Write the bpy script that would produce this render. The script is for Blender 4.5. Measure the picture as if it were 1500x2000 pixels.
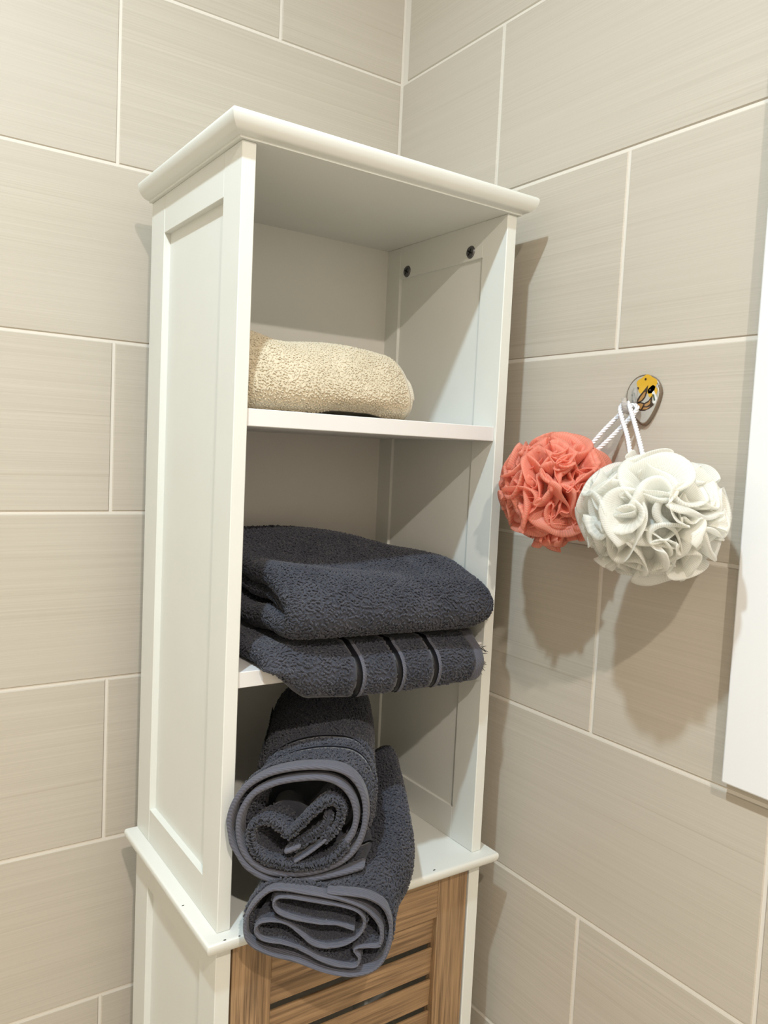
import bpy, bmesh, math, random
import numpy as np
from mathutils import Vector, Matrix

for o in list(bpy.data.objects):
    bpy.data.objects.remove(o, do_unlink=True)
scene = bpy.context.scene
COL = scene.collection
random.seed(7)
RNG = np.random.default_rng(11)

# ------------------------------------------------------------------ camera
cam_data = bpy.data.cameras.new('camera')
cam = bpy.data.objects.new('camera', cam_data)
COL.objects.link(cam)
cam_data.sensor_fit = 'VERTICAL'
cam_data.sensor_height = 24.0
cam_data.lens = 24.0 * 1555.69 / 2000.0
cam_data.clip_start = 0.02
cam.matrix_world = Matrix((
    (0.82660066, 0.00321518, -0.56277971, -0.65899619),
    (-0.56083421, 0.08797747, -0.82324052, -0.96776531),
    (0.04686507, 0.99611728, 0.07452542, 1.31089528),
    (0, 0, 0, 1)))
scene.camera = cam

# ------------------------------------------------------------------ world, exposure
world = bpy.data.worlds.new('world')
scene.world = world
world.use_nodes = True
world.node_tree.nodes['Background'].inputs[0].default_value = (0.9, 0.95, 1.0, 1)
world.node_tree.nodes['Background'].inputs[1].default_value = 0.2
vs = scene.view_settings
vs.view_transform = 'Standard'
vs.look = 'None'
vs.gamma = 1.0
vs.use_curve_mapping = False
vs.exposure = 0.08

CEIL = 2.29
LAMPS = [((-0.787, -0.718, 2.255), 13.0, (0.70, 0.88, 1.0)),
         ((-0.80, -1.66, 2.255), 21.0, (1.0, 0.90, 0.80))]

# ------------------------------------------------------------------ materials
def new_mat(name):
    m = bpy.data.materials.new(name)
    m.use_nodes = True
    nt = m.node_tree
    return m, nt, nt.nodes['Principled BSDF']

def N(nt, kind, **kw):
    n = nt.nodes.new(kind)
    for k, v in kw.items():
        setattr(n, k, v)
    return n

def setin(n, **kw):
    for k, v in kw.items():
        n.inputs[k.replace('_', ' ')].default_value = v

def mixcol(nt, fac, a, b):
    n = nt.nodes.new('ShaderNodeMix')
    n.data_type = 'RGBA'
    if isinstance(fac, (int, float)):
        n.inputs[0].default_value = fac
    else:
        nt.links.new(fac, n.inputs[0])
    for idx, c in ((6, a), (7, b)):
        if isinstance(c, tuple):
            n.inputs[idx].default_value = (*c, 1)
        else:
            nt.links.new(c, n.inputs[idx])
    return n.outputs[2]

def ramp(nt, fac, lo, hi):
    n = nt.nodes.new('ShaderNodeMapRange')
    nt.links.new(fac, n.inputs[0])
    n.inputs[1].default_value = lo
    n.inputs[2].default_value = hi
    return n.outputs[0]

def noise(nt, vec, scale, detail=2.0, rough=0.5):
    n = nt.nodes.new('ShaderNodeTexNoise')
    n.inputs['Scale'].default_value = scale
    n.inputs['Detail'].default_value = detail
    n.inputs['Roughness'].default_value = rough
    nt.links.new(vec, n.inputs['Vector'])
    return n.outputs['Fac']

def mapping(nt, vec, scale):
    n = nt.nodes.new('ShaderNodeMapping')
    n.inputs['Scale'].default_value = scale
    nt.links.new(vec, n.inputs['Vector'])
    return n.outputs[0]

def objcoord(nt, rnd=True):
    tc = nt.nodes.new('ShaderNodeTexCoord')
    if not rnd:
        return tc.outputs['Object']
    oi = nt.nodes.new('ShaderNodeObjectInfo')
    mul = N(nt, 'ShaderNodeMath', operation='MULTIPLY')
    nt.links.new(oi.outputs['Random'], mul.inputs[0])
    mul.inputs[1].default_value = 37.0
    add = N(nt, 'ShaderNodeVectorMath', operation='ADD')
    nt.links.new(tc.outputs['Object'], add.inputs[0])
    nt.links.new(mul.outputs[0], add.inputs[1])
    return add.outputs[0]

def bump(nt, bsdf, height, strength, dist):
    b = nt.nodes.new('ShaderNodeBump')
    b.inputs['Strength'].default_value = strength
    b.inputs['Distance'].default_value = dist
    nt.links.new(height, b.inputs['Height'])
    nt.links.new(b.outputs[0], bsdf.inputs['Normal'])

def simple(name, col, rough=0.5, spec=0.5, metal=0.0, coat=0.0):
    m, nt, b = new_mat(name)
    setin(b, Base_Color=(*col, 1), Roughness=rough, Metallic=metal)
    b.inputs['Specular IOR Level'].default_value = spec
    b.inputs['Coat Weight'].default_value = coat
    return m

def make_tile_mat():
    m, nt, b = new_mat('beige_linen_tile')
    v = objcoord(nt)
    fine = noise(nt, mapping(nt, v, (2.5, 2.5, 800)), 1.0, 3, 0.65)
    mid = noise(nt, mapping(nt, v, (0.9, 0.9, 90)), 1.0, 2, 0.6)
    big = noise(nt, mapping(nt, v, (1.5, 1.5, 9)), 1.0, 1)
    thin = ramp(nt, noise(nt, mapping(nt, v, (1.6, 1.6, 260)), 1.0, 1, 0.5), 0.70, 0.82)
    c1 = mixcol(nt, ramp(nt, fine, 0.32, 0.68), (0.500, 0.450, 0.370), (0.635, 0.580, 0.490))
    c2 = mixcol(nt, ramp(nt, mid, 0.3, 0.7), (0.540, 0.485, 0.400), (0.600, 0.545, 0.460))
    c = mixcol(nt, 0.45, c1, c2)
    c = mixcol(nt, ramp(nt, big, 0.2, 1.6), c, (0.58, 0.53, 0.46))
    tf = N(nt, 'ShaderNodeMath', operation='MULTIPLY')
    nt.links.new(thin, tf.inputs[0])
    tf.inputs[1].default_value = 0.35
    c = mixcol(nt, tf.outputs[0], c, (0.40, 0.33, 0.25))
    nt.links.new(c, b.inputs['Base Color'])
    setin(b, Roughness=0.42)
    b.inputs['Specular IOR Level'].default_value = 0.4
    bump(nt, b, fine, 0.12, 0.0006)
    return m

def make_white_mat(name, col, rough):
    m, nt, b = new_mat(name)
    v = objcoord(nt)
    n1 = noise(nt, v, 14, 3)
    c = mixcol(nt, ramp(nt, n1, 0.3, 0.8), col, tuple(x * 0.965 for x in col))
    nt.links.new(c, b.inputs['Base Color'])
    setin(b, Roughness=rough)
    n2 = noise(nt, v, 160, 2)
    bump(nt, b, n2, 0.04, 0.0005)
    return m

def make_wood(name, axis):
    m, nt, b = new_mat(name)
    v = objcoord(nt)
    sc = [260, 260, 260]
    sc[axis] = 9
    sc2 = [60, 60, 60]
    sc2[axis] = 3
    g = noise(nt, mapping(nt, v, tuple(sc)), 1.0, 3, 0.65)
    w = noise(nt, mapping(nt, v, tuple(sc2)), 1.0, 3, 0.6)
    c = mixcol(nt, ramp(nt, g, 0.36, 0.64), (0.105, 0.062, 0.033), (0.47, 0.305, 0.165))
    c = mixcol(nt, ramp(nt, w, 0.25, 0.9), c, (0.35, 0.222, 0.115))
    nt.links.new(c, b.inputs['Base Color'])
    setin(b, Roughness=0.5)
    bump(nt, b, g, 0.3, 0.0008)
    return m

def make_terry(name, dark, light, sheen):
    m, nt, b = new_mat(name)
    v = objcoord(nt, False)
    n1 = noise(nt, v, 30, 3)
    n2 = noise(nt, v, 900, 2)
    c = mixcol(nt, ramp(nt, n1, 0.3, 0.7), dark, light)
    nt.links.new(c, b.inputs['Base Color'])
    setin(b, Roughness=0.95)
    b.inputs['Specular IOR Level'].default_value = 0.1
    b.inputs['Sheen Weight'].default_value = sheen
    b.inputs['Sheen Roughness'].default_value = 0.5
    bump(nt, b, n2, 0.4, 0.0006)
    return m

def make_twill(name, col):
    m, nt, b = new_mat(name)
    v = objcoord(nt, False)
    w = nt.nodes.new('ShaderNodeTexWave')
    w.bands_direction = 'DIAGONAL'
    w.inputs['Scale'].default_value = 190
    w.inputs['Distortion'].default_value = 0.6
    nt.links.new(v, w.inputs['Vector'])
    c = mixcol(nt, w.outputs['Fac'], tuple(x * 0.8 for x in col), col)
    nt.links.new(c, b.inputs['Base Color'])
    setin(b, Roughness=0.85)
    b.inputs['Specular IOR Level'].default_value = 0.15
    b.inputs['Sheen Weight'].default_value = 0.15
    bump(nt, b, w.outputs['Fac'], 0.5, 0.0006)
    return m

def make_net(name, col, alpha):
    m, nt, b = new_mat(name)
    out = nt.nodes['Material Output']
    setin(b, Base_Color=(*col, 1), Roughness=0.45)
    b.inputs['Specular IOR Level'].default_value = 0.35
    tr = nt.nodes.new('ShaderNodeBsdfTranslucent')
    tr.inputs[0].default_value = (*col, 1)
    tp = nt.nodes.new('ShaderNodeBsdfTransparent')
    mx = nt.nodes.new('ShaderNodeMixShader')
    mx.inputs[0].default_value = 0.5
    nt.links.new(b.outputs[0], mx.inputs[1])
    nt.links.new(tr.outputs[0], mx.inputs[2])
    # fine net holes in the sheet's own (u, v) layout
    uv = nt.nodes.new('ShaderNodeUVMap')
    wv = []
    for d in ('X', 'Y'):
        w = nt.nodes.new('ShaderNodeTexWave')
        w.bands_direction = d
        w.inputs['Scale'].default_value = 1.0
        w.inputs['Distortion'].default_value = 0.0
        nt.links.new(uv.outputs[0], w.inputs['Vector'])
        wv.append(w.outputs['Fac'])
    mn = N(nt, 'ShaderNodeMath', operation='MINIMUM')
    nt.links.new(wv[0], mn.inputs[0])
    nt.links.new(wv[1], mn.inputs[1])
    hole = ramp(nt, mn.outputs[0], 0.30, 0.55)
    mul = N(nt, 'ShaderNodeMath', operation='MULTIPLY')
    nt.links.new(hole, mul.inputs[0])
    mul.inputs[1].default_value = alpha
    ad = N(nt, 'ShaderNodeMath', operation='ADD')
    nt.links.new(mul.outputs[0], ad.inputs[0])
    ad.inputs[1].default_value = 0.13
    mx2 = nt.nodes.new('ShaderNodeMixShader')
    nt.links.new(ad.outputs[0], mx2.inputs[0])
    nt.links.new(mx.outputs[0], mx2.inputs[1])
    nt.links.new(tp.outputs[0], mx2.inputs[2])
    nt.links.new(mx2.outputs[0], out.inputs['Surface'])
    return m

M = {}
M['tile'] = make_tile_mat()
M['grout'] = simple('grout', (0.78, 0.73, 0.65), 0.9, 0.2)
M['plain_wall'] = simple('plain_cream_wall', (0.80, 0.74, 0.65), 0.6, 0.3)
M['ceiling'] = simple('ceiling_paint', (0.88, 0.86, 0.83), 0.9, 0.2)
M['floor'] = simple('floor_tile', (0.60, 0.54, 0.46), 0.5, 0.4)
M['white'] = make_white_mat('cream_white_paint', (0.775, 0.785, 0.735), 0.38)
M['white_inner'] = make_white_mat('cream_white_board', (0.76, 0.745, 0.69), 0.42)
M['shelf'] = make_white_mat('white_shelf_laminate', (0.80, 0.79, 0.775), 0.35)
M['wood_v'] = make_wood('oak_vertical', 2)
M['wood_h'] = make_wood('oak_horizontal', 0)
M['screw'] = simple('dark_screw_metal', (0.13, 0.13, 0.135), 0.4, 0.5, 0.7)
M['screw_slot'] = simple('screw_slot', (0.012, 0.012, 0.012), 0.8, 0.2)
M['terry_dark'] = make_terry('charcoal_terry', (0.042, 0.045, 0.060), (0.064, 0.067, 0.086), 0.22)
M['twill_dark'] = make_twill('charcoal_twill', (0.125, 0.128, 0.160))
M['satin_black'] = simple('black_satin', (0.006, 0.006, 0.008), 0.45, 0.3)
M['terry_cream'] = make_terry('cream_terry', (0.585, 0.505, 0.365), (0.66, 0.58, 0.435), 0.2)
M['hem_cream'] = make_twill('cream_hem', (0.68, 0.61, 0.48))
M['net_white'] = make_net('ivory_net', (0.99, 0.985, 0.94), 0.26)
M['net_coral'] = make_net('coral_net', (1.0, 0.47, 0.35), 0.26)
M['cord'] = simple('white_cord', (0.85, 0.85, 0.88), 0.6, 0.3)
M['panel'] = simple('white_gloss_panel', (0.86, 0.865, 0.87), 0.3, 0.5)
M['lamp_ring'] = simple('white_lamp_ring', (0.8, 0.8, 0.8), 0.4)

# ------------------------------------------------------------------ object helpers
def link(name, me, mat, parent=None, loc=None, smooth=False):
    """mesh verts are world coordinates minus loc"""
    o = bpy.data.objects.new(name, me)
    COL.objects.link(o)
    if mat is not None and not me.materials:
        for mm in (mat if isinstance(mat, (list, tuple)) else [mat]):
            me.materials.append(mm)
    if parent is not None:
        o.parent = parent
    if loc is not None:
        o.location = loc
    if smooth:
        me.polygons.foreach_set('use_smooth', [True] * len(me.polygons))
    return o

WORLD = {}          # object -> world location of its origin
def place(name, me, mat, loc, parent=None, smooth=False):
    """loc = world location of the mesh's own origin"""
    loc = Vector(loc)
    base = WORLD[parent.name] if parent is not None else Vector((0, 0, 0))
    o = link(name, me, mat, parent, loc - base, smooth)
    WORLD[o.name] = loc
    return o

def empty(name, loc, label, cat, group=None):
    o = bpy.data.objects.new(name, None)
    COL.objects.link(o)
    o.empty_display_size = 0.05
    o.location = loc
    WORLD[o.name] = Vector(loc)
    tag(o, label, cat, group)
    return o

def tag(o, label, cat, group=None):
    o['label'] = label
    o['category'] = cat
    if group:
        o['group'] = group

def box_mesh(sx, sy, sz, bev=0.0008, seg=1):
    bm = bmesh.new()
    bmesh.ops.create_cube(bm, size=1.0)
    bmesh.ops.scale(bm, vec=(sx, sy, sz), verts=bm.verts)
    if bev > 0:
        bmesh.ops.bevel(bm, geom=list(bm.edges), offset=bev, segments=seg, profile=0.5, affect='EDGES')
    me = bpy.data.meshes.new('box')
    bm.to_mesh(me)
    bm.free()
    return me

def box(name, lo, hi, mat, parent=None, bev=0.0008, seg=1, smooth=False):
    lo, hi = Vector(lo), Vector(hi)
    s = hi - lo
    return place(name, box_mesh(s.x, s.y, s.z, bev, seg), mat, (lo + hi) / 2, parent, smooth)

def pymesh(name, v, f):
    me = bpy.data.meshes.new(name)
    me.from_pydata([tuple(map(float, p)) for p in v], [], f)
    me.update()
    return me

def npmesh(name, verts, quads):
    verts = np.asarray(verts, np.float32)
    quads = np.asarray(quads, np.int32)
    me = bpy.data.meshes.new(name)
    me.vertices.add(len(verts))
    me.vertices.foreach_set('co', verts.ravel())
    me.loops.add(quads.size)
    me.loops.foreach_set('vertex_index', quads.ravel())
    me.polygons.add(len(quads))
    me.polygons.foreach_set('loop_start', np.arange(0, quads.size, 4, dtype=np.int32))
    me.polygons.foreach_set('loop_total', np.full(len(quads), 4, np.int32))
    me.update(calc_edges=True)
    me.polygons.foreach_set('use_smooth', np.ones(len(quads), bool))
    me.validate()
    return me

# ------------------------------------------------------------------ noise in numpy
def _hash(i, j, k):
    h = (i * 374761393 + j * 668265263 + k * 2147483647) & 0xFFFFFFFF
    h = ((h ^ (h >> 13)) * 1274126177) & 0xFFFFFFFF
    return ((h ^ (h >> 16)) & 0xFFFF) / 65535.0

def vnoise(x, y, seed=0):
    x = np.asarray(x, float)
    y = np.asarray(y, float)
    i = np.floor(x).astype(np.int64)
    j = np.floor(y).astype(np.int64)
    fx, fy = x - i, y - j
    fx = fx * fx * (3 - 2 * fx)
    fy = fy * fy * (3 - 2 * fy)
    a = _hash(i, j, seed)
    b = _hash(i + 1, j, seed)
    c = _hash(i, j + 1, seed)
    d = _hash(i + 1, j + 1, seed)
    return (a * (1 - fx) + b * fx) * (1 - fy) + (c * (1 - fx) + d * fx) * fy

def terry(u, v, amp, seed):
    """loop pile height for sheet coordinates in metres"""
    wu = u + 0.0016 * (vnoise(u / 0.006, v / 0.006, seed + 5) - 0.5)
    wv = v + 0.0030 * (vnoise(u / 0.007, v / 0.005, seed + 6) - 0.5)
    n = vnoise(wu / 0.0030, wv / 0.0017, seed)
    n = 1 - np.abs(2 * n - 1)
    m = vnoise(wu / 0.0019, wv / 0.0024, seed + 1)
    return amp * (0.62 * n + 0.38 * m)

def catmull(pts, step):
    P = np.asarray(pts, float)
    P = np.vstack([2 * P[0] - P[1], P, 2 * P[-1] - P[-2]])
    out = []
    for i in range(1, len(P) - 2):
        t = np.linspace(0, 1, 24, endpoint=False)[:, None]
        p0, p1, p2, p3 = P[i - 1], P[i], P[i + 1], P[i + 2]
        out.append(0.5 * (2 * p1 + (p2 - p0) * t + (2 * p0 - 5 * p1 + 4 * p2 - p3) * t ** 2 + (3 * p1 - p0 - 3 * p2 + p3) * t ** 3))
    out.append(P[-2][None])
    Q = np.vstack(out)
    s = np.concatenate([[0], np.cumsum(np.linalg.norm(np.diff(Q, axis=0), axis=1))])
    n = max(8, int(s[-1] / step))
    t = np.linspace(0, s[-1], n)
    return np.stack([np.interp(t, s, Q[:, k]) for k in range(Q.shape[1])], 1), t

def sheet(path, d0, d1, th, frame, amp=0.0, step=0.0012, seed=0, round0=True, round1=True,
          thin=1.0, lump=0.0, smin=0.0, smax=1e9, edge=None, s_off=0.0):
    """a thick cloth sheet: 2-D centre line (u,z) swept along depth d by frame(u,z,d)"""
    C, s = catmull(path, step)
    keep = (s >= smin) & (s <= smax)
    T = np.gradient(C, axis=0)
    T /= np.linalg.norm(T, axis=1)[:, None] + 1e-12
    Nn = np.stack([-T[:, 1], T[:, 0]], 1)
    C, s, T, Nn = C[keep], s[keep], T[keep], Nn[keep]
    n = len(C)
    h = th / 2
    # closed loop: outer side, end cap, inner side back, start cap
    ang = np.linspace(0, math.pi, 7)[1:-1]
    loopC = [C]; loopN = [Nn]; loopS = [s]; side = [np.ones(n)]
    e = np.stack([Nn[-1] * math.cos(a) + T[-1] * math.sin(a) for a in ang])
    loopC.append(np.repeat(C[-1:], 5, 0)); loopN.append(e); loopS.append(np.full(5, s[-1]) + h * ang); side.append(np.ones(5))
    loopC.append(C[::-1]); loopN.append(-Nn[::-1]); loopS.append(s[::-1] + 7.7); side.append(-np.ones(n))
    e = np.stack([-Nn[0] * math.cos(a) - T[0] * math.sin(a) for a in ang])
    loopC.append(np.repeat(C[:1], 5, 0)); loopN.append(e); loopS.append(np.full(5, s[0]) - h * ang); side.append(np.ones(5))
    LC = np.vstack(loopC); LN = np.vstack(loopN); LS = np.concatenate(loopS)
    m = len(LC)
    nd = max(2, int((d1 - d0) / step))
    ds = np.linspace(d0, d1, nd)
    if round0:
        ds = np.concatenate([d0 + h * np.array([0, .05, .2, .45, .75]), ds[ds > d0 + h]])
    if round1:
        ds = np.concatenate([ds[ds < d1 - h], d1 - h * np.array([.75, .45, .2, .05, 0])])
    V = []
    for d in ds:
        k = 1.0
        if round0 and d < d0 + h:
            k = math.sqrt(max(0, 1 - (1 - (d - d0) / h) ** 2))
        if round1 and d > d1 - h:
            k = min(k, math.sqrt(max(0, 1 - (1 - (d1 - d) / h) ** 2)))
        k = max(k, 0.03)
        r = h * k * thin
        if amp > 0:
            r = r + k * terry(LS, np.full(m, d), amp, seed)
        else:
            r = np.full(m, r)
        if lump > 0:
            r = r + lump * (vnoise(LS / 0.035, np.full(m, d / 0.035), seed + 9) - 0.5) * 2
        P2 = LC + LN * r[:, None]
        dd = np.full(m, d)
        if edge is not None:
            dd = edge(LS, dd)
        V.append(frame(P2[:, 0], P2[:, 1], dd))
    nd = len(ds)
    V = np.concatenate(V)
    i = np.arange(nd - 1)[:, None] * m
    j = np.arange(m)[None, :]
    j2 = (j + 1) % m
    Q = np.stack([i + j, i + m + j, i + m + j2, i + j2], -1).reshape(-1, 4)
    # close the two ends (strip between outer and inner side)
    caps = []
    for base, flip in ((0, False), ((nd - 1) * m, True)):
        a = np.arange(n - 1)
        opp = 2 * n + 4 - a          # index of the matching inner vertex
        q = np.stack([base + a, base + a + 1, base + opp - 1, base + opp], -1)
        caps.append(q[:, ::-1] if flip else q)
    return V, np.vstack([Q] + caps)

def loops(path, th, frame, s0, s1, d0, d1, ss=0.0021, sd=0.0030, side=1, seed=0, L=0.0046, H=0.0022, r=0.00095, skew=0.9):
    """terry loops standing on one side of a sheet: small bent arches"""
    rng = np.random.default_rng(seed)
    C, s = catmull(path, 0.0008)
    T = np.gradient(C, axis=0)
    T /= np.linalg.norm(T, axis=1)[:, None] + 1e-12
    Nn = np.stack([-T[:, 1], T[:, 0]], 1) * side
    s1 = min(s1, s[-1])
    ns, nd = max(1, int((s1 - s0) / ss)), max(1, int((d1 - d0) / sd))
    S, D = np.meshgrid(np.arange(ns) * ss + s0, np.arange(nd) * sd + d0, indexing='ij')
    D = D + (np.arange(ns)[:, None] % 2) * sd * 0.5
    S = (S + rng.uniform(-0.5, 0.5, S.shape) * ss * 0.9).ravel()
    D = (D + rng.uniform(-0.5, 0.5, D.shape) * sd * 0.9).ravel()
    S = np.clip(S, s0, s1); D = np.clip(D, d0, d1)
    def pos(S_, D_):
        c = np.stack([np.interp(S_, s, C[:, k]) for k in (0, 1)], 1)
        n_ = np.stack([np.interp(S_, s, Nn[:, k]) for k in (0, 1)], 1)
        q = c + n_ * (th / 2)
        return frame(q[:, 0], q[:, 1], D_)
    e = 0.0006
    P = pos(S, D)
    a = pos(S + e, D) - pos(S - e, D)
    b = pos(S, D + e) - pos(S, D - e)
    a /= np.linalg.norm(a, axis=1)[:, None] + 1e-12
    b /= np.linalg.norm(b, axis=1)[:, None] + 1e-12
    nrm = np.cross(a, b)
    nrm /= np.linalg.norm(nrm, axis=1)[:, None] + 1e-12
    out = pos_n = None
    c0 = np.stack([np.interp(S, s, C[:, k]) for k in (0, 1)], 1)
    inner = frame(c0[:, 0], c0[:, 1], D)
    flip = np.sign(np.einsum('ij,ij->i', nrm, P - inner))
    nrm *= np.where(flip == 0, 1, flip)[:, None]
    th_ = rng.normal(0, skew, len(S)) + (vnoise(S / 0.02, D / 0.02, seed + 3) - 0.5) * 2.4
    t1 = b * np.cos(th_)[:, None] + a * np.sin(th_)[:, None]
    t2 = np.cross(nrm, t1)
    Ls = L * rng.uniform(0.7, 1.25, len(S)); Hs = H * rng.uniform(0.6, 1.25, len(S)); bend = rng.uniform(-0.9, 0.9, len(S)) * 0.0012
    tt = np.array([-1, -0.38, 0.38, 1.0])
    rr = np.array([0.6, 1.08, 1.08, 0.6]) * r
    V = np.zeros((len(S), 4, 4, 3))
    for i, (t, rad) in enumerate(zip(tt, rr)):
        c = P + t1 * (Ls * 0.5 * t)[:, None] + nrm * (Hs * (1 - t * t) - 0.0004)[:, None] + t2 * (bend * (1 - t * t))[:, None]
        for k, (p, q) in enumerate(((1, 0), (0, 1), (-1, 0), (0, -1))):
            V[:, i, k] = c + (t2 * p + nrm * q) * rad
    base = (np.arange(len(S)) * 16)[:, None, None]
    i = np.arange(3)[None, :, None]; k = np.arange(4)[None, None, :]
    k2 = (k + 1) % 4
    Q = np.stack([base + i * 4 + k, base + i * 4 + k2, base + (i + 1) * 4 + k2, base + (i + 1) * 4 + k], -1).reshape(-1, 4)
    return V.reshape(-1, 3), Q

def pile(parts, mat, thing):
    o = cloth('terry_loops', parts, mat, thing)
    o['kind'] = 'stuff'
    return o

def merge(parts):
    off = 0
    V = []; Q = []
    for v, q in parts:
        V.append(v); Q.append(q + off); off += len(v)
    return np.vstack(V), np.vstack(Q)

CLEAR = {}          # thing -> function that keeps its cloth off what it rests on
def cloth(name, parts, mat, thing):
    V, Q = merge(parts)
    V = np.array(V)
    inside = V[:, 1] > -0.3125
    V[:, 0] = np.where(inside, np.clip(V[:, 0], -0.3585, -0.0645), V[:, 0])
    V[:, 1] = np.minimum(V[:, 1], -0.0800)
    if CLEAR.get(thing.name):
        V = CLEAR[thing.name](V)
    org = WORLD[thing.name]
    return place(name, npmesh(name, V - np.array(org), Q), mat, org, thing)

# ------------------------------------------------------------------ room shell
def struct(o):
    o['kind'] = 'structure'
    return o

G = 0.0032          # joint width
CH, CW = 0.202, 0.402
Z0 = 1.830         # height of the uppermost joint line in view
RX, RY = -1.70, -2.40
wall_back = struct(box('wall_back', (RX, 0.0006, 0), (0.1, 0.08, CEIL), M['grout'], bev=0))
wall_right = struct(box('wall_right', (0.0006, RY, 0), (0.08, 0.0006, CEIL), M['grout'], bev=0))
struct(box('wall_left', (RX - 0.08, RY, 0), (RX, 0.08, CEIL), M['plain_wall'], bev=0))
struct(box('wall_front', (RX - 0.08, RY - 0.08, 0), (0.08, RY, CEIL), M['plain_wall'], bev=0))
struct(box('floor', (RX - 0.08, RY - 0.08, -0.06), (0.1, 0.08, 0), M['floor'], bev=0))
struct(box('ceiling', (RX - 0.08, RY - 0.08, CEIL), (0.1, 0.08, CEIL + 0.06), M['ceiling'], bev=0))

tile_cache = {}
def tile_mesh(axis, w, h):
    key = (axis, round(w, 4), round(h, 4))
    if key not in tile_cache:
        c, t0, t1 = 0.0012, 0.0, 0.006
        a, b = w / 2, h / 2
        pts = [(-a, -b, t1), (a, -b, t1), (a, b, t1), (-a, b, t1),
               (-a, -b, c), (a, -b, c), (a, b, c), (-a, b, c),
               (-a + c, -b + c, t0), (a - c, -b + c, t0), (a - c, b - c, t0), (-a + c, b - c, t0)]
        f = [(8, 9, 10, 11)]
        for k in range(4):
            f.append((k + 4, (k + 1) % 4 + 4, (k + 1) % 4 + 8, k + 8))
            f.append((k, (k + 1) % 4, (k + 1) % 4 + 4, k + 4))
        if axis == 'x':      # wall_back: face towards -y
            v = [(p[0], p[2], p[1]) for p in pts]
        else:                # wall_right: face towards -x
            v = [(p[2], -p[0], p[1]) for p in pts]
        me = pymesh('tile', v, f)
        me.materials.append(M['tile'])
        tile_cache[key] = me
    return tile_cache[key]

def tile_wall(wall, axis, lo, hi, joint_even, skip_z=0.0):
    # rows: row r lies between Z0 - r*CH (top) and Z0-(r+1)*CH (bottom)
    for r in range(-3, 10):
        zt = min(CEIL, Z0 - r * CH - G / 2)
        zb = max(0.0, Z0 - (r + 1) * CH + G / 2)
        if zt - zb < 0.02:
            continue
        j = joint_even + (0.201 if r % 2 else 0.0)
        k = math.floor((lo - j) / CW) - 1
        while j + k * CW < hi:
            a = max(lo, j + k * CW + G / 2)
            b = min(hi, j + (k + 1) * CW - G / 2)
            k += 1
            if b - a < 0.01:
                continue
            dz = random.uniform(-0.0003, 0.0003)
            me = tile_mesh(axis, b - a, zt - zb)
            c = (a + b) / 2
            loc = (c, dz - 0.0006, (zt + zb) / 2) if axis == 'x' else (dz - 0.0006, c, (zt + zb) / 2)
            place('tile', me, None, loc, wall)

tile_wall(wall_back, 'x', RX, -0.003, -0.3935)
tile_wall(wall_right, 'y', RY, -0.003, -0.2124)

# ------------------------------------------------------------------ ceiling downlights
def downlight(loc, power, col, label):
    x, y, z = loc
    t = empty('ceiling_downlight', (x, y, CEIL), label, 'light', 'ceiling downlights')
    bm = bmesh.new()
    n = 32
    prof = [(0.036, 0.0), (0.048, 0.0), (0.050, -0.004), (0.047, -0.009), (0.037, -0.011), (0.034, -0.004)]
    rings = []
    for (r, h) in prof:
        rings.append([bm.verts.new((r * math.cos(2 * math.pi * i / n), r * math.sin(2 * math.pi * i / n), h)) for i in range(n)])
    for a, b in zip(rings, rings[1:]):
        for i in range(n):
            bm.faces.new((a[i], a[(i + 1) % n], b[(i + 1) % n], b[i]))
    me = bpy.data.meshes.new('ring'); bm.to_mesh(me); bm.free()
    place('ring', me, M['lamp_ring'], (x, y, CEIL), t, True)
    m, nt, b = new_mat('lit_lens')
    b.inputs['Emission Color'].default_value = (*col, 1)
    b.inputs['Emission Strength'].default_value = 12.0
    bm = bmesh.new()
    bmesh.ops.create_circle(bm, cap_ends=True, radius=0.035, segments=32)
    me = bpy.data.meshes.new('lens'); bm.to_mesh(me); bm.free()
    place('lens', me, m, (x, y, CEIL - 0.004), t)
    L = bpy.data.lights.new('downlight_lamp', 'AREA')
    L.shape = 'DISK'
    L.size = 0.05
    L.energy = power
    L.color = col
    o = bpy.data.objects.new('downlight_lamp', L)
    COL.objects.link(o)
    o.location = (0, 0, z - CEIL)
    o.parent = t
    return t

downlight(*LAMPS[0], 'round white ceiling downlight nearest the tiled corner')
downlight(*LAMPS[1], 'round white ceiling downlight farther from the tiled corner')

# ------------------------------------------------------------------ the cabinet
X0, X1, YF, YB = -0.3728, -0.0503, -0.3073, -0.0656
ZT, ZM, T = 1.5739, 0.8589, 0.0133
SY0, SY1 = -0.268, -0.108        # side panel opening in y
SZ0, SZ1 = 0.897, 1.534
cab = empty('bathroom_cabinet', ((X0 + X1) / 2, (YF + YB) / 2, 0.0),
            'tall white bathroom cabinet with open shelves above a slatted oak door', 'cabinet')

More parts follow.
